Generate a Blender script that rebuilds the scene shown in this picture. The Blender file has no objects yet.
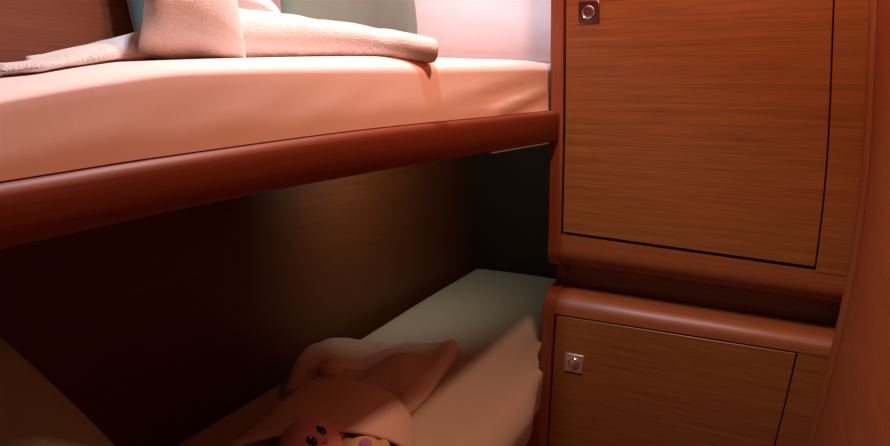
import bpy, bmesh, math, random
from mathutils import Vector, Matrix, noise
random.seed(4)
SC = bpy.context.scene
COL = SC.collection
R = math.radians

# ------------------------------------------------------------------ camera
cam_data = bpy.data.cameras.new('camera')
cam_data.sensor_width = 36.0
cam_data.lens = 640.0 * 36.0 / 890.0
cam_data.clip_start = 0.01
cam = bpy.data.objects.new('camera', cam_data)
COL.objects.link(cam)
cam.location = (0.0, 0.0, 1.30)
cam.rotation_euler = (Matrix.Rotation(R(28.0), 4, 'Z') @ Matrix.Rotation(R(90.0 - 12.0), 4, 'X') @ Matrix.Rotation(R(0.4), 4, 'Z')).to_euler()
SC.camera = cam

# ------------------------------------------------------------------ world, lights, exposure
world = bpy.data.worlds.new('world')
SC.world = world
world.use_nodes = True
bg = world.node_tree.nodes['Background']
bg.inputs['Color'].default_value = (1.0, 0.52, 0.38, 1.0)
bg.inputs['Strength'].default_value = 0.16

def lamp(name, kind, loc, power, color, target=None, **kw):
    d = bpy.data.lights.new(name, kind)
    d.energy = power
    d.color = color
    for k, v in kw.items():
        setattr(d, k, v)
    o = bpy.data.objects.new(name, d)
    COL.objects.link(o)
    o.location = loc
    if target is not None:
        o.rotation_euler = (Vector(target) - Vector(loc)).to_track_quat('-Z', 'Y').to_euler()
    return o

lamp('aisle_lamp', 'SPOT', (-0.188, 0.74, 1.90), 21.0, (1.0, 0.47, 0.28), (-0.188, 0.74, 0.0),
     spot_size=R(172), spot_blend=0.25, shadow_soft_size=0.025)
lamp('berth_light', 'SPOT', (-0.440, 0.60, 1.90), 20.0, (0.84, 0.89, 1.0), (-0.47, 0.60, 0.0),
     spot_size=R(112), spot_blend=0.55, shadow_soft_size=0.03)
lamp('berth_light', 'SPOT', (-0.56, 1.42, 1.90), 9.5, (0.96, 0.90, 1.0), (-0.60, 1.42, 0.0),
     spot_size=R(140), spot_blend=0.5, shadow_soft_size=0.03)  # added unseen light that brightens the white pillow at the far end
lamp('bunk_fill', 'SPOT', (-0.61, 1.20, 1.190), 4.0, (0.98, 0.93, 0.66), (-0.93, 1.40, 1.06),
     spot_size=R(150), spot_blend=1.0, shadow_soft_size=0.02)  # unseen fill added for the bright patch on the back wall

SC.view_settings.view_transform = 'Standard'
SC.view_settings.look = 'None'
SC.view_settings.gamma = 1.0
SC.view_settings.use_curve_mapping = False
SC.view_settings.exposure = 0.0

# ------------------------------------------------------------------ materials
def new_mat(name):
    m = bpy.data.materials.new(name)
    m.use_nodes = True
    nt = m.node_tree
    return m, nt, nt.nodes['Principled BSDF']

def wood(name, dark, light, grain='X', rough=0.38, fine=1.0, coat=0.08):
    m, nt, b = new_mat(name)
    tc = nt.nodes.new('ShaderNodeTexCoord')
    def streak(along, across, detail, lo, hi):
        mp = nt.nodes.new('ShaderNodeMapping')
        s = [across] * 3
        s['XYZ'.index(grain)] = along
        mp.inputs['Scale'].default_value = s
        nt.links.new(tc.outputs['Object'], mp.inputs['Vector'])
        n = nt.nodes.new('ShaderNodeTexNoise')
        n.inputs['Scale'].default_value = 1.0
        n.inputs['Detail'].default_value = detail
        n.inputs['Roughness'].default_value = 0.6
        n.inputs['Distortion'].default_value = 0.25
        nt.links.new(mp.outputs['Vector'], n.inputs['Vector'])
        r = nt.nodes.new('ShaderNodeMapRange')
        r.inputs['From Min'].default_value = lo
        r.inputs['From Max'].default_value = hi
        nt.links.new(n.outputs['Fac'], r.inputs['Value'])
        return r.outputs['Result']
    a = streak(7.0, 330 * fine, 5, 0.28, 0.72)
    c = streak(1.0, 90 * fine, 4, 0.22, 0.78)
    mx = nt.nodes.new('ShaderNodeMix')
    mx.data_type = 'FLOAT'
    mx.inputs[0].default_value = 0.38
    nt.links.new(a, mx.inputs[2])
    nt.links.new(c, mx.inputs[3])
    cr = nt.nodes.new('ShaderNodeValToRGB')
    cr.color_ramp.elements[0].position = 0.08
    cr.color_ramp.elements[0].color = (*dark, 1)
    cr.color_ramp.elements[1].position = 0.72
    cr.color_ramp.elements[1].color = (*light, 1)
    nt.links.new(mx.outputs[0], cr.inputs['Fac'])
    nt.links.new(cr.outputs['Color'], b.inputs['Base Color'])
    b.inputs['Roughness'].default_value = rough
    b.inputs['Coat Weight'].default_value = coat
    b.inputs['Coat Roughness'].default_value = 0.25
    bp = nt.nodes.new('ShaderNodeBump')
    bp.inputs['Strength'].default_value = 0.06
    bp.inputs['Distance'].default_value = 0.001
    nt.links.new(a, bp.inputs['Height'])
    nt.links.new(bp.outputs['Normal'], b.inputs['Normal'])
    return m

def cloth(name, col, scale=900.0, strength=0.25, dist=0.0006, rough=0.9, sheen=0.2, vary=0.06):
    m, nt, b = new_mat(name)
    tc = nt.nodes.new('ShaderNodeTexCoord')
    n = nt.nodes.new('ShaderNodeTexNoise')
    n.inputs['Scale'].default_value = scale
    n.inputs['Detail'].default_value = 3
    nt.links.new(tc.outputs['Object'], n.inputs['Vector'])
    cr = nt.nodes.new('ShaderNodeValToRGB')
    cr.color_ramp.elements[0].position = 0.3
    cr.color_ramp.elements[0].color = (*[c * (1 - vary) for c in col], 1)
    cr.color_ramp.elements[1].position = 0.7
    cr.color_ramp.elements[1].color = (*[min(1, c * (1 + vary)) for c in col], 1)
    nt.links.new(n.outputs['Fac'], cr.inputs['Fac'])
    nt.links.new(cr.outputs['Color'], b.inputs['Base Color'])
    bp = nt.nodes.new('ShaderNodeBump')
    bp.inputs['Strength'].default_value = strength
    bp.inputs['Distance'].default_value = dist
    nt.links.new(n.outputs['Fac'], bp.inputs['Height'])
    nt.links.new(bp.outputs['Normal'], b.inputs['Normal'])
    b.inputs['Roughness'].default_value = rough
    b.inputs['Sheen Weight'].default_value = sheen
    return m

def plain(name, col, rough=0.5, metal=0.0):
    m, nt, b = new_mat(name)
    tc = nt.nodes.new('ShaderNodeTexCoord')
    n = nt.nodes.new('ShaderNodeTexNoise')
    n.inputs['Scale'].default_value = 300
    nt.links.new(tc.outputs['Object'], n.inputs['Vector'])
    mr = nt.nodes.new('ShaderNodeMapRange')
    mr.inputs['To Min'].default_value = rough * 0.9
    mr.inputs['To Max'].default_value = min(1, rough * 1.1)
    nt.links.new(n.outputs['Fac'], mr.inputs['Value'])
    nt.links.new(mr.outputs['Result'], b.inputs['Roughness'])
    b.inputs['Base Color'].default_value = (*col, 1)
    b.inputs['Metallic'].default_value = metal
    return m

WD, WL = (0.125, 0.040, 0.009), (0.275, 0.092, 0.019)
M_DOOR = wood('teak_veneer', WD, WL, 'X')
M_FRAME = wood('teak_frame', (0.1777, 0.0486, 0.0121), (0.2618, 0.0777, 0.0187), 'X', 0.44)
M_PANELZ = wood('teak_edge', (0.1683, 0.0449, 0.0131), (0.2431, 0.0692, 0.0197), 'Z', 0.45)
M_RAIL = wood('red_lacquered_wood', (0.1547, 0.0260, 0.0080), (0.2002, 0.0373, 0.0099), 'Y', 0.55, 1.0, 0.0)
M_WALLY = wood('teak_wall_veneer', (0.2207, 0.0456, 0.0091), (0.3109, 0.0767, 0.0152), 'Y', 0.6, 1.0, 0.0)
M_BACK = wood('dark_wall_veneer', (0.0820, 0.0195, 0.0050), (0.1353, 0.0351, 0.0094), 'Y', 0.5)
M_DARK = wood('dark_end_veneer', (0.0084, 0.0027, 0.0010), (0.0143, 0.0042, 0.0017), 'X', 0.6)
M_CEIL = plain('cream_headlining', (0.62, 0.50, 0.42), 0.8)
M_FLOOR = wood('cabin_sole', (0.10, 0.03, 0.01), (0.20, 0.07, 0.02), 'Y', 0.35)
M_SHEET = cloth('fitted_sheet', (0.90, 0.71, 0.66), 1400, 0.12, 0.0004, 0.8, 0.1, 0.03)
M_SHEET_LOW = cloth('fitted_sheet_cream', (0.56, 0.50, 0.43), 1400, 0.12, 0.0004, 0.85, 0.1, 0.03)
M_TOWEL = cloth('terry_towel', (0.80, 0.72, 0.69), 560, 0.9, 0.0022, 0.95, 0.35, 0.10)
M_TOWEL_PINK = cloth('pink_terry', (0.84, 0.64, 0.56), 560, 0.9, 0.0022, 0.95, 0.35, 0.10)
M_GREEN = cloth('sage_cotton', (0.16, 0.21, 0.17), 1200, 0.15)
M_PIPE = cloth('teal_piping', (0.10, 0.36, 0.30), 1200, 0.15)
M_TEAL = cloth('blue_grey_cotton', (0.05, 0.105, 0.12), 1200, 0.15)
M_MAUVE = cloth('mauve_cotton', (0.24, 0.145, 0.18), 1200, 0.15)
M_WHITE = cloth('white_cotton', (0.80, 0.76, 0.82), 1200, 0.15)
M_OLIVE = cloth('olive_cotton', (0.20, 0.25, 0.17), 1200, 0.15)
M_STEEL = plain('brushed_steel', (0.78, 0.66, 0.66), 0.48, 1.0)
M_STEEL_DIM = plain('steel_dark_reflection', (0.30, 0.17, 0.18), 0.22, 1.0)  # same lock steel, its dark reflection put into the colour
M_CHROME = plain('chrome', (0.85, 0.82, 0.86), 0.12, 1.0)
M_BLACK = plain('black_plastic', (0.008, 0.006, 0.006), 0.15)
M_GLINT = plain('white_dot', (0.9, 0.9, 0.9), 0.3)
M_PLUSH = cloth('pink_plush', (0.82, 0.42, 0.46), 700, 0.6, 0.0012, 0.95, 0.5)
M_YELLOW = cloth('yellow_plush', (0.72, 0.52, 0.26), 700, 0.6, 0.0012, 0.95, 0.5)
M_PURPLE = cloth('purple_plush', (0.48, 0.20, 0.50), 700, 0.6, 0.0012, 0.95, 0.5)
M_RED = plain('red_thread', (0.55, 0.02, 0.03), 0.7)
M_EDGE_LIT = plain('pale_edge_highlight', (0.75, 0.66, 0.62), 0.35, 0.6)  # pale colour stands for light along the front board's lower edge

# ------------------------------------------------------------------ helpers
def lerp_table(tab, t):
    if t <= tab[0][0]:
        return tab[0][1]
    for (a, va), (b, vb) in zip(tab, tab[1:]):
        if t <= b:
            return va + (vb - va) * (t - a) / (b - a)
    return tab[-1][1]

def smooth_table(tab, t):
    """Catmull-Rom through a table of (t, value)."""
    n = len(tab)
    if t <= tab[0][0]:
        return tab[0][1]
    if t >= tab[-1][0]:
        return tab[-1][1]
    for i in range(n - 1):
        t0, v0 = tab[i]
        t1, v1 = tab[i + 1]
        if t <= t1:
            m0 = (v1 - tab[i - 1][1]) / (t1 - tab[i - 1][0]) if i > 0 else (v1 - v0) / (t1 - t0)
            m1 = (tab[i + 2][1] - v0) / (tab[i + 2][0] - t0) if i < n - 2 else (v1 - v0) / (t1 - t0)
            h = t1 - t0
            s = (t - t0) / h
            return ((2*s**3 - 3*s*s + 1) * v0 + (s**3 - 2*s*s + s) * h * m0 + (-2*s**3 + 3*s*s) * v1 + (s**3 - s*s) * h * m1)

def empty(name, loc, label, cat, group=None):
    o = bpy.data.objects.new(name, None)
    o.empty_display_size = 0.05
    COL.objects.link(o)
    o.location = loc
    o['label'] = label
    o['category'] = cat
    if group:
        o['group'] = group
    o['_w'] = list(loc)
    return o

def tag(o, label, cat, group=None):
    o['label'] = label
    o['category'] = cat
    if group:
        o['group'] = group
    return o

def world_of(o):
    p = Vector((0, 0, 0))
    while o is not None:
        p += o.location
        o = o.parent
    return p

def obj(name, bm, mats, parent=None, origin=None, smooth=True, angle=40.0, structure=False, label=None):
    """Link a bmesh given in room coordinates as ONE object whose origin is `origin` (or its parent's)."""
    base = world_of(parent) if parent is not None else Vector((0, 0, 0))
    if origin is None:
        origin = base
    origin = Vector(origin)
    bmesh.ops.remove_doubles(bm, verts=bm.verts, dist=1e-6)
    bmesh.ops.recalc_face_normals(bm, faces=bm.faces)
    for v in bm.verts:
        v.co -= origin
    me = bpy.data.meshes.new(name)
    bm.to_mesh(me)
    bm.free()
    if not isinstance(mats, (list, tuple)):
        mats = [mats]
    for m in mats:
        me.materials.append(m)
    if smooth:
        for p in me.polygons:
            p.use_smooth = True
        me.set_sharp_from_angle(angle=R(angle))
    o = bpy.data.objects.new(name, me)
    COL.objects.link(o)
    if parent is not None:
        o.parent = parent
    o.location = origin - base
    if structure:
        o['kind'] = 'structure'
    if label:
        o['label'] = label
    return o

def bevel(o, w, seg=2, ang=35):
    m = o.modifiers.new('bevel', 'BEVEL')
    m.width = w
    m.segments = seg
    m.limit_method = 'ANGLE'
    m.angle_limit = R(ang)
    return o

def grid_box(bm, lo, hi, n=(1, 1, 1)):
    """A closed box whose faces are cut into n cells per axis."""
    def pt(i, j, k):
        return Vector((lo[0] + (hi[0] - lo[0]) * i / n[0], lo[1] + (hi[1] - lo[1]) * j / n[1], lo[2] + (hi[2] - lo[2]) * k / n[2]))
    vs = {}
    def v(i, j, k):
        if (i, j, k) not in vs:
            vs[(i, j, k)] = bm.verts.new(pt(i, j, k))
        return vs[(i, j, k)]
    for i in range(n[0]):
        for j in range(n[1]):
            for k in (0, n[2]):
                bm.faces.new([v(i, j, k), v(i+1, j, k), v(i+1, j+1, k), v(i, j+1, k)])
    for i in range(n[0]):
        for k in range(n[2]):
            for j in (0, n[1]):
                bm.faces.new([v(i, j, k), v(i+1, j, k), v(i+1, j, k+1), v(i, j, k+1)])
    for j in range(n[1]):
        for k in range(n[2]):
            for i in (0, n[0]):
                bm.faces.new([v(i, j, k), v(i, j+1, k), v(i, j+1, k+1), v(i, j, k+1)])
    return bm

def extrude_x(bm, prof, x0, x1, n=8):
    """Closed (y, z) outline extruded along X."""
    rings = []
    for i in range(n + 1):
        x = x0 + (x1 - x0) * i / n
        rings.append([bm.verts.new((x, y, z)) for y, z in prof])
    m = len(prof)
    for a, b in zip(rings, rings[1:]):
        for j in range(m):
            bm.faces.new([a[j], a[(j+1) % m], b[(j+1) % m], b[j]])
    bm.faces.new(rings[0][::-1])
    bm.faces.new(rings[-1])
    return bm

def loft(bm, rings, cap=True, closed=True):
    vr = [[bm.verts.new(p) for p in r] for r in rings]
    m = len(vr[0])
    for a, b in zip(vr, vr[1:]):
        for j in range(m if closed else m - 1):
            bm.faces.new([a[j], a[(j+1) % m], b[(j+1) % m], b[j]])
    if cap:
        bm.faces.new(vr[0][::-1])
        bm.faces.new(vr[-1])
    return bm

def arc(cy, cz, r, a0, a1, n=10):
    return [(cy + r * math.cos(R(a0 + (a1 - a0) * i / n)), cz + r * math.sin(R(a0 + (a1 - a0) * i / n))) for i in range(n + 1)]

def ellipsoid(bm, c, r, rot=None, u=28, v=18, p=1.0):
    new = bmesh.ops.create_uvsphere(bm, u_segments=u, v_segments=v, radius=1.0)['verts']
    for w in new:
        q = Vector([math.copysign(abs(t) ** p, t) for t in w.co])
        q = Vector((q.x * r[0], q.y * r[1], q.z * r[2]))
        if rot is not None:
            q = rot @ q
        w.co = q + Vector(c)
    return new

def roughen(bm, amp, scale, seed=0.0):
    bm.normal_update()
    mv = [(v, v.normal.copy() * (amp * noise.noise(v.co * scale + Vector((seed, seed, seed))))) for v in bm.verts]
    for v, d in mv:
        v.co += d

# the joinery is gently curved: its sides bow with height
LEFT_BOW = [(0.20, -0.014), (0.51, -0.009), (0.87, -0.0055), (1.0, 0.0), (1.24, -0.006), (1.465, -0.0150), (1.9, -0.028)]
RIGHT_BOW = [(0.0, -0.085), (0.40, -0.060), (0.664, -0.0275), (0.797, -0.0145), (0.947, -0.0035), (1.05, 0.0), (1.204, -0.0045), (1.44, -0.0240), (1.9, -0.060)]
RISE = [(0.40, 0.010), (0.835, 0.0085), (0.88, 0.0), (0.94, -0.004), (1.0, -0.0115), (1.2, -0.006), (1.45, -0.002), (1.9, 0.0)]
def bow(bm):
    for v in bm.verts:
        s = (v.co.x + 0.42) / 0.54
        z = v.co.z
        v.co.x += lerp_table(LEFT_BOW, z) * (1 - s) + smooth_table(RIGHT_BOW, z) * s
        v.co.z += smooth_table(RISE, z) * max(0.0, min(1.1, (v.co.x + 0.39) / 0.455))
    return bm

def corner_x(z):
    return 0.1245 + smooth_table(RIGHT_BOW, z)

FRONT = 1.25          # cabinet face
END = 1.95            # end wall
HULL = -0.93          # back wall of the bunks
NEAR = 0.10           # near end of the bunks
TOPZ = 1.95

# ------------------------------------------------------------------ room shell
bm = grid_box(bmesh.new(), (-1.00, -0.6, -0.04), (0.16, END + 0.03, 0.0))
obj('floor', bm, M_FLOOR, structure=True, origin=(-0.2, 0.6, 0), smooth=False)
bm = grid_box(bmesh.new(), (-1.00, -0.6, TOPZ), (0.16, END + 0.03, TOPZ + 0.03))
obj('ceiling', bm, M_CEIL, structure=True, origin=(-0.2, 0.6, TOPZ), smooth=False)
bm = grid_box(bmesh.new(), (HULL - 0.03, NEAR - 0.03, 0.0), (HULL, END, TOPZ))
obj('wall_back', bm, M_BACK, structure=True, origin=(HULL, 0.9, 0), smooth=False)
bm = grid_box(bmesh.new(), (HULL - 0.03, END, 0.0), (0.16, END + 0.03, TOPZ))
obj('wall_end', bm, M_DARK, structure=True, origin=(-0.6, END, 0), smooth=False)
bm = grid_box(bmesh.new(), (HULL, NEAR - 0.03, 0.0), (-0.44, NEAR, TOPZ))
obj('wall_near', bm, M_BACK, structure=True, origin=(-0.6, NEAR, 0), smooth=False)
# bulkhead on the right, bowed with height
bm = bmesh.new()
rings = []
for i in range(41):
    z = TOPZ * i / 40
    x = corner_x(z)
    rings.append([(x, -0.6, z), (x, END, z), (x + 0.03, END, z), (x + 0.03, -0.6, z)])
loft(bm, rings)
obj('wall_right', bm, M_WALLY, structure=True, origin=(0.12, 0.6, 0))
bm = bmesh.new()
rings = []
for i in range(41):
    z = TOPZ * i / 40
    x = corner_x(z) - 0.0005
    prof = [(x, FRONT - 0.001)] + [(x - 0.010 + 0.010 * (1 - math.cos(R(a))), FRONT - 0.001 - 0.011 * math.sin(R(a))) for a in (0, 25, 50, 75, 90)]
    rings.append([(px, py, z) for px, py in prof])
loft(bm, rings)
obj('trim_1', bm, M_PANELZ, structure=True, origin=(0.11, FRONT, 0))

# ------------------------------------------------------------------ cabinets
def push_lock(door, x, z, plate, s=0.0205):
    bm = grid_box(bmesh.new(), (x - s, FRONT - 0.0035, z - s), (x + s, FRONT + 0.001, z + s))
    bevel(obj('lock_plate', bow(bm), plate, door, label='square metal lock plate'), 0.0012, 2)
    # a ring and a slightly domed button
    bm = bmesh.new()
    y0 = FRONT - 0.0035
    n = 32
    prof = [(0.0125, 0.0), (0.0128, 0.0022), (0.0118, 0.0032), (0.0106, 0.0026), (0.0102, 0.0008), (0.0098, 0.0006), (0.0094, 0.0012), (0.006, 0.0013), (0.0005, 0.0013)]
    rings = [[(x + r * math.cos(2*math.pi*i/n), y0 - h, z + r * math.sin(2*math.pi*i/n)) for i in range(n)] for r, h in prof]
    loft(bm, rings)
    obj('lock_button', bow(bm), M_CHROME, door, label='round chrome push button')

XL0, XL1 = -0.4200, -0.3935       # left side panel
XD0, XD1 = -0.3890, 0.0643        # doors
XS0, XS1 = 0.0668, 0.1235         # right stile

# upper locker
up = empty('wall_cabinet', (-0.15, 1.55, 0.93), 'upper teak cabinet with a tall door, hung above the open recess', 'cabinet')
prof = [(FRONT - 0.002, 1.90), (FRONT - 0.002, 1.60)] + [(FRONT - 0.002, 1.56 - 0.04 * k) for k in range(14)] + [(FRONT - 0.002, 1.0)] + [(FRONT - 0.002, 0.985)] + arc(FRONT + 0.040, 0.972, 0.042, 180, 270, 9) + [(FRONT + 0.080, 0.930), (END - 0.006, 0.930), (END - 0.006, 1.90)]
bm = extrude_x(bmesh.new(), prof, XL0, XL1, 2)
bevel(obj('side_panel', bow(bm), M_PANELZ, up, smooth=True, angle=30), 0.003, 3, 50)
bm = grid_box(bmesh.new(), (XD0, FRONT, 1.0100), (XD1, FRONT + 0.018, 1.90), (6, 1, 26))
door = bevel(obj('door', bow(bm), M_DOOR, up, smooth=False), 0.0008, 1, 60)
push_lock(door, -0.3425, 1.4405, M_STEEL_DIM)
bm = grid_box(bmesh.new(), (XS0, FRONT, 1.0010), (XS1, FRONT + 0.018, 1.90), (2, 1, 26))
obj('stile', bow(bm), M_DOOR, up, smooth=False)
prof = [(FRONT + 0.001, 1.0035), (FRONT + 0.001, 0.990)] + arc(FRONT + 0.045, 0.975, 0.044, 180, 270, 10) + [(FRONT + 0.078, 0.931), (FRONT + 0.078, 1.0035)]
bm = extrude_x(bmesh.new(), prof, XL1 + 0.0004, XS1, 8)
obj('valance', bow(bm), M_FRAME, up, angle=30)
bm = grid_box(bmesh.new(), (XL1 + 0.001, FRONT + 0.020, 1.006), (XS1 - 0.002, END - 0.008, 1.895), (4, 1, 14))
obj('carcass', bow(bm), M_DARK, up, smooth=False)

# lower locker
low = empty('base_cabinet', (-0.15, 1.55, 0.0), 'lower teak cabinet with rounded ledge top and a square lock, standing on the cabin floor', 'cabinet')
prof = [(FRONT - 0.002, 0.06)] + [(FRONT - 0.002, 0.10 + 0.05 * k) for k in range(14)] + [(FRONT - 0.002, 0.8305)] + arc(FRONT + 0.042, 0.8325, 0.044, 180, 90, 9) + [(FRONT + 0.079, 0.8765), (FRONT + 0.079, 0.929), (END - 0.006, 0.929), (END - 0.006, 0.06)]
bm = extrude_x(bmesh.new(), prof, XL0, XL1, 2)
bevel(obj('side_panel', bow(bm), M_PANELZ, low, angle=30), 0.003, 3, 50)
bm = grid_box(bmesh.new(), (XD0, FRONT, 0.16), (XD1, FRONT + 0.018, 0.8265), (6, 1, 16))
door = bevel(obj('door', bow(bm), M_DOOR, low, smooth=False), 0.0008, 1, 60)
push_lock(door, -0.3425, 0.7275, M_STEEL)
bm = grid_box(bmesh.new(), (XS0, FRONT, 0.10), (XS1, FRONT + 0.018, 0.8300), (2, 1, 16))
obj('stile', bow(bm), M_DOOR, low, smooth=False)
prof = [(FRONT - 0.001, 0.8305)] + arc(FRONT + 0.041, 0.8325, 0.0415, 180, 90, 12)[1:] + [(FRONT + 0.079, 0.874), (FRONT + 0.079, 0.8305)]
bm = extrude_x(bmesh.new(), prof, XL1 + 0.0004, XS1, 8)
obj('ledge', bow(bm), M_FRAME, low, angle=30)
bm = grid_box(bmesh.new(), (XL1 + 0.0004, FRONT + 0.080, 0.840), (XS1, FRONT + 0.092, 0.940), (6, 1, 4))
obj('recess_panel', bow(bm), M_DOOR, low, smooth=False)
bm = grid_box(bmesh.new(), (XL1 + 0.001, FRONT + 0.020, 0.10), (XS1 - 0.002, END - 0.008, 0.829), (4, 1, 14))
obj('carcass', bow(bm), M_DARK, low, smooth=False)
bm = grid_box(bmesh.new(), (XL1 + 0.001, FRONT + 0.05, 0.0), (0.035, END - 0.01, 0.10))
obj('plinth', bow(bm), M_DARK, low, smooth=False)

# ------------------------------------------------------------------ bunks
ub = empty('bunk_bed', (-0.66, 1.0, 1.20), 'upper bunk with a red lacquered wooden front board, under the pink mattress', 'bunk')
bm = bmesh.new()
rings = []
BOT = [(0.10, 1.2005), (0.20, 1.2029), (0.35, 1.2063), (0.60, 1.2052), (1.14, 1.1974), (1.248, 1.1955)]
TOP = [(0.10, 1.2395), (0.206, 1.2421), (0.31, 1.2465), (0.587, 1.2532), (1.0, 1.2548), (1.248, 1.2545)]
for i in range(33):
    y = NEAR + 0.002 + (FRONT - 0.0025 - NEAR - 0.002) * i / 32
    zb, zt = smooth_table(BOT, y), smooth_table(TOP, y)
    r = 0.008
    xf, xb = -0.406, -0.436
    pr = [(xb, zb), (xf - 0.003, zb), (xf, zb + 0.003), (xf, zt - r)] + [(xf - r + r * math.cos(R(a)), zt - r + r * math.sin(R(a))) for a in (30, 60, 90)] + [(xb, zt)]
    rings.append([(x, y, z) for x, z in pr])
loft(bm, rings)
bevel(obj('front_board', bm, M_RAIL, ub, angle=50), 0.004, 3, 60)
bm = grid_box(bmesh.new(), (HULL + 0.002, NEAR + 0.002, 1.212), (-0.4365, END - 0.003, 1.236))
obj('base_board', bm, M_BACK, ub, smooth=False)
bm = bmesh.new()  # highlight under the front board, built as a thin pale strip
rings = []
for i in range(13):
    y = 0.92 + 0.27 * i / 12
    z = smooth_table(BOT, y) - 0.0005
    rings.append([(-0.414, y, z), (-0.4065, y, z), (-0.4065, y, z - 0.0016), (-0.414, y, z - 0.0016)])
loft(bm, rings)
obj('edge_highlight', bm, M_EDGE_LIT, ub, smooth=False, label='thin pale strip standing for the lit lower edge of the front board')

lb = empty('bunk_bed', (-0.66, 1.0, 0.45), 'lower bunk base under the cream mattress beside the base cabinet', 'bunk')
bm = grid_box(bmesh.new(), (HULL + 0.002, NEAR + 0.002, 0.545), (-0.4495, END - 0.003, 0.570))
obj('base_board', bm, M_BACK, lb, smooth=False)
bm = grid_box(bmesh.new(), (-0.446, NEAR + 0.002, 0.0), (-0.422, FRONT - 0.003, 0.605))
bevel(obj('front_board', bm, M_RAIL, lb, smooth=False), 0.006, 3, 60)
bm = grid_box(bmesh.new(), (HULL + 0.01, NEAR + 0.004, 0.0), (HULL + 0.03, END - 0.005, 0.545))
obj('support', bm, M_DARK, lb, smooth=False)

# upper mattress: rounded front edge, bulging side, tucked sheet with drag folds at the far end
CREST = [(0.10, 1.272), (0.214, 1.2955), (0.29, 1.3095), (0.36, 1.3190), (0.65, 1.3350), (0.95, 1.3440), (1.19, 1.3505), (1.95, 1.354)]
bm = bmesh.new()
rings = []
NY = 240
ys = [NEAR + 0.003 + (END - 0.006 - NEAR - 0.003) * i / NY for i in range(NY + 1)]
ys = sorted([y for y in ys if abs(y - 1.2472) > 0.002] + [1.2468, 1.2475])
for y in ys:
    zt = smooth_table(CREST, y)
    k = 1.0 if y < 1.247 else 0.0
    xf = -0.4470 + 0.0115 * k + 0.0185 * max(0.0, min(1.0, (1.24 - y) / 0.35)) ** 0.7   # narrower where it passes behind the cabinet
    zb = 1.238
    pr = [(HULL + 0.012, zb), (HULL + 0.008, zb + 0.03), (HULL + 0.010, zt - 0.03), (HULL + 0.030, zt - 0.006), (HULL + 0.07, zt)]
    pr += [(HULL + 0.07 + (xf - 0.034 - HULL - 0.07) * t, zt) for t in (0.25, 0.5, 0.75, 1.0)]
    rz = 0.008 + 0.014 * max(0.0, min(1.0, (y - 0.2) / 0.5))
    rx = 0.034
    for a in range(80, -1, -8):
        pr.append((xf - rx + rx * math.cos(R(a)), zt - rz + rz * math.sin(R(a))))
    zs = zt - rz
    zr = smooth_table(TOP, y) + 0.0008                       # the mattress laps onto the front board
    for t in (0.15, 0.3, 0.45, 0.6, 0.75, 0.9, 1.0):
        z = zs + (zr - zs) * t
        x = xf + 0.006 * t
        if y < 1.24:
            w = math.exp(-((y - 1.10) / 0.22) ** 2)
            u = (z - 1.238) / 0.06 - (y - 0.80) / 0.55      # folds climb towards the cabinet
            x += 0.0035 * w * math.sin(u * 9.0) * math.exp(-((z - 1.275) / 0.03) ** 2)
            w2 = math.exp(-((y - 0.45) / 0.30) ** 2)
            x += 0.0006 * w2 * math.sin((y * 1.0 - z * 2.0) * 55.0) * t
        pr.append((min(x, -0.4128), z))
    pr += [(-0.4372, zr), (-0.4374, zb)]
    rings.append([(x, y, z) for x, z in pr])
loft(bm, rings)
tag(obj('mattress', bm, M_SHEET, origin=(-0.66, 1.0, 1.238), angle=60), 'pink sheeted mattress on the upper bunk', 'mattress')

# lower mattress
bm = bmesh.new()
rings = []
ys = [NEAR + 0.003 + (END - 0.010 - NEAR - 0.003) * i / NY for i in range(NY + 1)]
ys = sorted([y for y in ys if abs(y - 1.2472) > 0.002] + [1.2466, 1.2475])
for y in ys:
    e = max(0.0, (y - (END - 0.06)) / 0.05)
    zt = 0.700 - 0.018 * e * e + 0.0015 * math.sin(y * 9)
    k = 1.0 if y < 1.247 else 0.0
    q = max(0.0, min(1.0, (1.245 - y) / 0.16))
    xf = -0.4312 + (0.0134 + 0.029 * q * q * (3 - 2 * q)) * k
    xb = -0.888 - 0.018 * max(0, min(1, (y - 1.2) / 0.7))
    zb = 0.5715
    pr = [(xb + 0.02, zb), (xb, zb + 0.03), (xb - 0.003, zt - 0.035), (xb + 0.006, zt - 0.012), (xb + 0.02, zt - 0.002), (xb + 0.04, zt)]
    pr += [(xb + 0.04 + (xf - 0.052 - xb - 0.04) * t, zt + 0.004 * math.sin(math.pi * t)) for t in (0.2, 0.4, 0.6, 0.8, 1.0)]
    e2 = q * k
    rx, rz = 0.014 + 0.036 * e2, 0.014 + 0.031 * e2
    for a in range(80, -1, -8):
        pr.append((xf - rx + rx * math.cos(R(a)), zt - rz + rz * math.sin(R(a))))
    for t in (0.3, 0.6, 1.0):
        z = zt - rz + (0.606 - zt + rz) * t
        pr.append((xf - 0.006 * t + 0.0008 * math.sin(y * 40) * t, z))
    pr += [(-0.4485, 0.6055), (-0.4490, zb)]
    rings.append([(x, y, z) for x, z in pr])
loft(bm, rings)
tag(obj('mattress', bm, M_SHEET_LOW, origin=(-0.66, 1.0, 0.5715), angle=60), 'cream sheeted mattress on the lower bunk', 'mattress')

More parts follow.
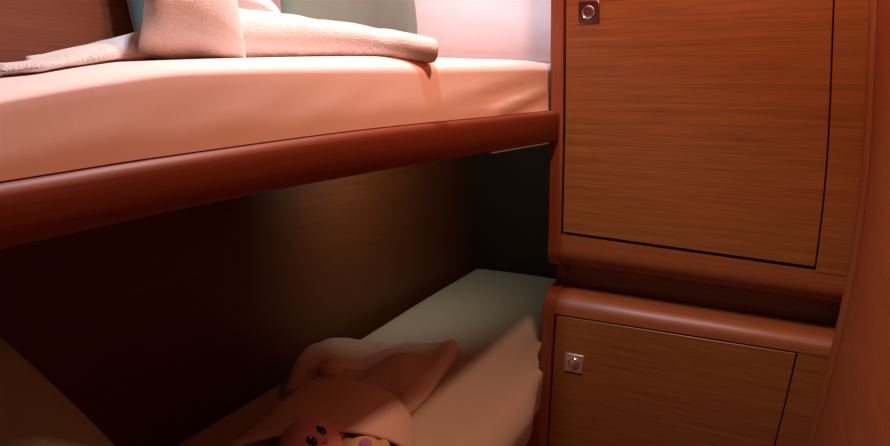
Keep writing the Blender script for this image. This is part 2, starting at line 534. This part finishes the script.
# ------------------------------------------------------------------ pillows
def pillow(name, mat, c, size, rot, label, piping=None, seed=0.0, full=4):
    """c = middle, size = (width, height, thickness), rot = 3x3 matrix taking local (width, height, thickness) to the room."""
    n = 34
    bm = bmesh.new()
    top, bot = {}, {}
    for i in range(n + 1):
        for j in range(n + 1):
            u, v = 2 * i / n - 1, 2 * j / n - 1
            pin = 1 - 0.055 * (1 - abs(u) ** 2) * abs(v) ** 4        # sides pulled in between the corners
            piv = 1 - 0.055 * (1 - abs(v) ** 2) * abs(u) ** 4
            x, y = u * size[0] / 2 * piv, v * size[1] / 2 * pin
            t = (max(0, 1 - u ** full) * max(0, 1 - v ** 4)) ** 0.5
            h = size[2] / 2 * t
            w = 0.004 * noise.noise(Vector((u * 2.2 + seed, v * 2.2, seed))) + 0.0025 * noise.noise(Vector((u * 7 + seed, v * 2, seed)))
            p1 = rot @ Vector((x, y, h + w * t + 0.0002)) + Vector(c)
            p2 = rot @ Vector((x, y, -h + w * t - 0.0002)) + Vector(c)
            edge = i in (0, n) or j in (0, n)
            top[i, j] = bm.verts.new(p1)
            bot[i, j] = top[i, j] if edge else bm.verts.new(p2)
    for i in range(n):
        for j in range(n):
            bm.faces.new([top[i, j], top[i+1, j], top[i+1, j+1], top[i, j+1]])
            q = [bot[i, j], bot[i, j+1], bot[i+1, j+1], bot[i+1, j]]
            if set(q) != {top[i, j], top[i+1, j], top[i+1, j+1], top[i, j+1]}:
                bm.faces.new(q)
    rim = [top[i, 0].co.copy() for i in range(n)] + [top[n, j].co.copy() for j in range(n)] + [top[i, n].co.copy() for i in range(n, 0, -1)] + [top[0, j].co.copy() for j in range(n, 0, -1)]
    base = Vector(c) + rot @ Vector((0, -size[1] / 2, 0))
    if piping is None:
        return tag(obj(name, bm, mat, origin=base, angle=120), label, 'pillow')
    root = empty(name, base, label, 'pillow')
    obj('cover', bm, mat, root, angle=120)
    bm = bmesh.new()
    rings = []
    m = len(rim)
    for i in range(m + 1):
        p = rim[i % m]
        d = (rim[(i + 1) % m] - rim[i - 1 if i % m else m - 1]).normalized()
        a = (rot @ Vector((0, 0, 1)))
        b = d.cross(a).normalized()
        rings.append([p + a * (0.0035 * math.cos(2*math.pi*k/8)) + b * (0.0035 * math.sin(2*math.pi*k/8)) for k in range(8)])
    loft(bm, rings, cap=False)
    obj('piping', bm, piping, root, angle=120, label='teal corded edge')
    return root

def frame(width_dir, up_dir):
    w = Vector(width_dir).normalized()
    u = Vector(up_dir)
    u = (u - w * u.dot(w)).normalized()
    n = w.cross(u)
    return Matrix((w, u, n)).transposed()

# against the hull side of the upper bunk, from near to far
pillow('pillow', M_TEAL, (-0.878, 0.752, 1.500), (0.22, 0.30, 0.06), frame((0.05, 1, 0.10), (-0.10, 0.14, 1)), 'blue-grey pillow at the near end of the upper bunk, partly behind the folded towel', seed=1.3)
pillow('pillow', M_MAUVE, (-0.765, 0.745, 1.492), (0.17, 0.27, 0.06), frame((0.12, 1, 0.0), (-0.10, 0.02, 1)), 'mauve pillow directly behind the wrapped band of the folded towel', seed=2.9)
pillow('pillow', M_GREEN, (-0.815, 1.105, 1.538), (0.50, 0.36, 0.11), frame((-0.06, 1, 0), (-0.14, 0.0, 1)), 'sage green pillow with teal piping behind the rolled end of the folded towel', piping=M_PIPE, seed=4.4)
pillow('pillow', M_WHITE, (-0.690, 1.655, 1.550), (0.69, 0.40, 0.10), frame((0.685, 0.73, 0), (-0.08, 0.06, 1)), 'large white pillow at the far end of the upper bunk beside the cabinet', seed=6.1, full=20)
# lower bunk, leaning on the near wall
pillow('pillow', M_OLIVE, (-0.655, 0.280, 0.949), (0.44, 0.56, 0.15), frame((-1, 0.15, 0.0), (0.0, -0.50, 0.89)), 'olive grey pillow leaning at the near end of the lower bunk', seed=8.7)

# ------------------------------------------------------------------ towel on the upper bunk
tw = empty('folded_towel', (-0.50, 0.50, 1.33), 'pale pink terry towel folded into a bow on the upper bunk', 'towel')
def dome_loft(st, n=40, p=2.4, flat=0.0):
    """Stations (centre x, y, floor z, half width, height) joined into a closed soft dome lying on its floor."""
    rings = []
    for cx, y, z0, hw, h in st:
        ring = []
        for k in range(n):
            a = 2 * math.pi * k / n
            c, s = math.cos(a), math.sin(a)
            x = math.copysign(abs(c) ** (2 / p), c) * hw
            z = math.copysign(abs(s) ** (2 / p), s)
            z = z * h if z > 0 else z * 0.004
            ring.append(Vector((cx + x, y, z0 + 0.004 + z)))
        rings.append(ring)
    return rings
def splay(bm, x0):
    for v in bm.verts:                      # the bow lies at a slant: its back edge reaches further along the bunk
        y = v.co.y
        v.co.y = y * -v.co.x / x0
        v.co.z += floor_z(v.co.y) - floor_z(y)
def floor_z(y):
    return smooth_table(CREST, y)

def stations(tab, m):
    out = []
    n = len(tab)
    for i in range(m + 1):
        t = tab[0][1] + (tab[-1][1] - tab[0][1]) * i / m
        row = [smooth_table([(r[1], r[q]) for r in tab], t) for q in (0, 3, 4)]
        out.append((row[0], t, smooth_table([(r[1], r[2]) for r in tab], t), row[1], row[2]))
    return out
# flat tail fanned towards the near end, in two layers
tab = [(-0.560, 0.300, floor_z(0.300), 0.050, 0.004), (-0.565, 0.330, floor_z(0.330), 0.080, 0.006), (-0.560, 0.365, floor_z(0.365), 0.080, 0.013), (-0.555, 0.400, floor_z(0.40), 0.055, 0.022), (-0.560, 0.43, floor_z(0.43), 0.035, 0.033)]
bm = loft(bmesh.new(), dome_loft(stations(tab, 26)))
roughen(bm, 0.003, 26, 1.0)
splay(bm, 0.53)
obj('tail_fold', bm, M_TOWEL, tw, angle=120)
tab = [(-0.510, 0.268, floor_z(0.268), 0.020, 0.003), (-0.512, 0.295, floor_z(0.295), 0.040, 0.004), (-0.520, 0.325, floor_z(0.325), 0.044, 0.008), (-0.528, 0.365, floor_z(0.365), 0.038, 0.016), (-0.54, 0.42, floor_z(0.42), 0.030, 0.024)]
bm = loft(bmesh.new(), dome_loft(stations(tab, 26)))
roughen(bm, 0.002, 30, 5.0)
splay(bm, 0.51)
obj('tail_fold', bm, M_TOWEL, tw, angle=120)
# wrapped band: a thick sleeve with rolled lips
bm = bmesh.new()
rings = []
for i in range(23):
    t = i / 22
    y = 0.412 + 0.113 * t
    e = abs(2 * t - 1)
    r = 1.0 - 0.16 * e ** 5
    rz, rx = 0.049 * r, 0.064 * r
    z0 = floor_z(0.42) - 0.001 + rz
    ring = []
    for k in range(56):
        a = 2 * math.pi * k / 56
        c, s = math.cos(a), math.sin(a)
        slant = 0.014 * s * (1 if t < 0.5 else -0.4) * e
        ring.append(Vector((-0.530 + rx * math.copysign(abs(c) ** 0.85, c), y + slant, z0 + rz * math.copysign(abs(s) ** 0.85, s))))
    rings.append(ring)
def shrink(ring, f, dy):
    c = sum(ring, Vector()) / len(ring)
    return [c + (p - c) * f + Vector((0, dy, 0)) for p in ring]
rings = [shrink(rings[0], 0.72, 0.012), shrink(rings[0], 0.84, -0.001), shrink(rings[0], 0.93, -0.003)] + rings + [shrink(rings[-1], 0.93, 0.003), shrink(rings[-1], 0.84, 0.001), shrink(rings[-1], 0.72, -0.012)]
loft(bm, rings)
roughen(bm, 0.003, 22, 3.0)
splay(bm, 0.530)
obj('wrap_band', bm, M_TOWEL, tw, angle=120)
# tuck standing out of the band above the roll
bm = bmesh.new()
ellipsoid(bm, (-0.575, 0.590, 1.388), (0.030, 0.046, 0.016), Matrix.Rotation(R(-12), 3, 'X'))
roughen(bm, 0.005, 40, 7.0)
obj('tuck_fold', bm, M_TOWEL, tw, angle=120)
# rolled end: a spiral of terry tapering towards the open end
bm = bmesh.new()
A, B = Vector((-0.575, 0.505, 1.351)), Vector((-0.4180, 0.744, 1.3460))
rings = []
NS = 26
for i in range(NS + 1):
    t = i / NS
    c = A.lerp(B, t)
    c.z += 0.005 * math.sin(math.pi * t)
    c.x += 0.004 * math.sin(math.pi * t)
    r = (0.0320 - 0.0165 * t ** 1.1) * (1.0 + 0.05 * math.sin(t * 9))
    ax = (B - A).normalized()
    sx = ax.cross(Vector((0, 0, 1))).normalized()
    sz = sx.cross(ax)
    ring = []
    for k in range(40):
        a = 2 * math.pi * k / 40
        ring.append(c + sx * (r * 1.12 * math.cos(a)) + sz * (r * 0.95 * math.sin(a)))
    rings.append(ring)
ax = (B - A).normalized()
def tip(f, d):
    c = sum(rings[NS], Vector()) / 40
    return [c + (p - c) * f + ax * d for p in rings[NS]]
rings += [tip(0.97, 0.0025), tip(0.88, 0.0035), tip(0.78, 0.002), tip(0.72, -0.006), tip(0.66, -0.006), tip(0.62, 0.004), tip(0.52, 0.005), tip(0.42, 0.003), tip(0.36, -0.005), tip(0.30, -0.005), tip(0.26, 0.003), tip(0.1, 0.004)]
loft(bm, rings)
roughen(bm, 0.0022, 45, 9.0)
obj('rolled_end', bm, M_TOWEL, tw, angle=100)

# ------------------------------------------------------------------ towel and soft toys on the lower bunk
sw = empty('swaddle_towel', (-0.68, 0.90, 0.70), 'pink terry towel swaddled around the soft toys on the lower bunk', 'towel')
# open back flap with a rolled hem and diagonal folds
def flap():
    n, m = 48, 48
    P00, P10, P11, P01 = Vector((-0.812, 0.865)), Vector((-0.560, 0.900)), Vector((-0.600, 1.215)), Vector((-0.880, 1.060))
    bm = bmesh.new()
    g = {}
    for i in range(n + 1):
        for j in range(m + 1):
            u, v = i / n, j / m
            q = P00 * (1-u) * (1-v) + P10 * u * (1-v) + P11 * u * v + P01 * (1-u) * v
            q = q + Vector((0.010 * math.sin(v * 5.0) * (u - 0.5), 0.022 * math.sin(u * math.pi) * v))
            d = min(u, 1 - u, 1 - v)
            z = 0.712
            z += 0.015 * (1 - math.exp(-d * 22))
            z += 0.014 * math.exp(-((1 - v - 0.05) / 0.05) ** 2) + 0.010 * math.exp(-((1 - u - 0.05) / 0.05) ** 2)
            s = (u - 0.30) - 0.80 * (v - 0.50)                        # a diagonal fold
            z += 0.030 * math.exp(-(s / 0.055) ** 2) * (0.25 + u) * (1 - v * 0.4) * (1 - math.exp(-(1 - v) * 7))
            z += 0.030 * math.exp(-((u - 0.72) / 0.20) ** 2 - ((v - 0.45) / 0.28) ** 2)
            z -= 0.012 * math.exp(-((u - 0.42) / 0.12) ** 2 - ((v - 0.62) / 0.2) ** 2)
            z += 0.045 * math.exp(-((u - 0.04) / 0.22) ** 2 - ((v - 0.55) / 0.40) ** 2)
            z += 0.009 * noise.noise(Vector((u * 5, v * 5, 2.0))) + 0.004 * noise.noise(Vector((u * 13, v * 13, 5.0)))
            g[i, j, 1] = bm.verts.new((q.x, q.y, max(z, 0.710)))
            g[i, j, 0] = bm.verts.new((q.x, q.y, 0.7045))
    for i in range(n):
        for j in range(m):
            bm.faces.new([g[i, j, 1], g[i+1, j, 1], g[i+1, j+1, 1], g[i, j+1, 1]])
            bm.faces.new([g[i, j, 0], g[i, j+1, 0], g[i+1, j+1, 0], g[i+1, j, 0]])
    for i in range(n):
        for j in (0, m):
            bm.faces.new([g[i, j, 0], g[i+1, j, 0], g[i+1, j, 1], g[i, j, 1]])
            bm.faces.new([g[j, i, 0], g[j, i+1, 0], g[j, i+1, 1], g[j, i, 1]])
    return bm
obj('back_flap', flap(), M_TOWEL_PINK, sw, angle=120)
bm = bmesh.new()
ellipsoid(bm, (-0.745, 0.925, 0.758), (0.026, 0.020, 0.020), Matrix.Rotation(R(25), 3, 'Z'))
roughen(bm, 0.003, 40, 2.0)
obj('tucked_corner', bm, M_TOWEL_PINK, sw, angle=120)
# front wrap: a thick sleeve open towards the near end
def wrap():
    bm = bmesh.new()
    outer, inner = [], []
    NT = 26
    for i in range(NT + 1):
        t = i / NT                                   # 0 = opening, 1 = closed far end
        y = 0.760 + 0.160 * t
        hw = 0.124 * (1 - 0.10 * t - 0.30 * max(0, t - 0.72) ** 2 / 0.078)
        h = 0.086 * (1 - 0.05 * t - 0.55 * max(0, t - 0.62) ** 2 / 0.144)
        cx = -0.600 - 0.065 * t
        ro, ri = [], []
        for k in range(45):
            a = math.pi * k / 44
            c, s = math.cos(a), math.sin(a)
            x = cx + hw * math.copysign(abs(c) ** 0.8, c)
            z = 0.7048 + h * abs(s) ** 0.75
            yy = y - 0.060 * (1 - t) * s + (0.35 if x > cx else 0.95) * (x - cx) * (1 - t)  # lip drawn forward on top
            ro.append(Vector((x, yy, z)))
            ri.append(Vector((cx + (x - cx) * 0.91, yy + (0.004 if i == 0 else 0), 0.7048 + (z - 0.7048) * 0.87)))
        outer.append(ro)
        inner.append(ri)
    lip = [p * 0.5 + q * 0.5 + Vector((0, -0.006, 0)) for p, q in zip(outer[0], inner[0])]
    loft(bm, inner[::-1] + [lip] + outer, cap=False, closed=False)
    vs = [bm.verts.new(p) for p in outer[-1]]
    bm.faces.new(vs)
    vs = [bm.verts.new(p) for p in inner[-1]]
    bm.faces.new(vs)
    roughen(bm, 0.004, 16, 4.0)
    return bm
obj('front_wrap', wrap(), M_TOWEL_PINK, sw, angle=120)

# pink soft toy with an embroidered face
def face_frame(normal, up):
    n = Vector(normal).normalized()
    u = Vector(up)
    u = (u - n * u.dot(n)).normalized()
    r = u.cross(n)
    return Matrix((r, u, n)).transposed()        # columns: right, up, out

def toy_head(root, c, r, Mx, mat):
    bm = bmesh.new()
    ellipsoid(bm, c, r, Mx, 36, 24)
    return obj('head', bm, mat, root, angle=120)

C1 = Vector((-0.585, 0.676, 0.764))
F1 = face_frame((0.62, -0.28, 0.735), (-0.79, -0.17, 0.60))
toy = empty('plush_toy', (-0.61, 0.66, 0.71), 'pink soft toy with black eyes and a red smile, tucked in the swaddle towel', 'toy')
R1 = (0.047, 0.049, 0.048)
toy_head(toy, C1, R1, F1, M_PLUSH)
def on_head(C, Rr, F, u, v, lift=1.0):
    w = math.sqrt(max(0.0, 1 - u * u - v * v))
    return C + F @ Vector((u * Rr[0], v * Rr[1], w * Rr[2] * lift)), F @ Vector((u / Rr[0], v / Rr[1], w / Rr[2])).normalized()
for su in (-1, 1):
    p, n = on_head(C1, R1, F1, 0.235 * su, 0.13)
    bm = bmesh.new()
    ellipsoid(bm, p, (0.0062, 0.0092, 0.0025), face_frame(n, F1 @ Vector((0.15 * su, 1, 0))), 24, 12)
    eye = obj('eye', bm, M_BLACK, toy, angle=120, label='glossy black oval eye')
    q = p + F1 @ Vector((0.0018, 0.0045, 0)) + n * 0.0022
    bm = bmesh.new()
    ellipsoid(bm, q, (0.0018, 0.0018, 0.0008), face_frame(n, F1 @ Vector((0, 1, 0))), 10, 8)
    obj('eye_glint', bm, M_GLINT, eye, angle=120)
bm = bmesh.new()
rings = []
for i in range(15):
    t = -1 + 2 * i / 14
    u, v = 0.075 * t, -0.22 + 0.08 * t * t
    p, n = on_head(C1, R1, F1, u, v)
    sd = F1 @ Vector((0, 1, 0))
    rings.append([p + n * (0.0012 * math.cos(2*math.pi*k/6)) + sd * (0.0012 * math.sin(2*math.pi*k/6)) for k in range(6)])
loft(bm, rings)
obj('mouth', bm, M_RED, toy, angle=120, label='red stitched smile')
bm = bmesh.new()
ellipsoid(bm, (-0.635, 0.755, 0.745), (0.045, 0.060, 0.034), None)
obj('body', bm, M_PLUSH, toy, angle=120)

# small yellow soft toy beside it
C2 = Vector((-0.520, 0.722, 0.752))
toy2 = empty('plush_toy', (-0.522, 0.72, 0.71), 'small yellow soft toy with a purple patch, beside the pink soft toy', 'toy')
F2 = face_frame((0.45, -0.55, 0.70), (-0.3, 0.6, 0.7))
R2 = (0.033, 0.026, 0.024)
toy_head(toy2, C2, R2, F2, M_YELLOW)
p, n = on_head(C2, R2, F2, 0.0, 0.30)
bm = bmesh.new()
ellipsoid(bm, p, (0.010, 0.010, 0.005), face_frame(n, F2 @ Vector((0, 1, 0))), 20, 12)
obj('patch', bm, M_PURPLE, toy2, angle=120, label='purple patch')
for su in (-1, 1):
    bm = bmesh.new()
    ellipsoid(bm, C2 + F2 @ Vector((0.027 * su, 0.012, -0.004)), (0.012, 0.012, 0.010), F2, 18, 12)
    obj('ear', bm, M_YELLOW, toy2, angle=120)

# bookkeeping props used only while building
for o in SC.objects:
    if '_w' in o:
        del o['_w']
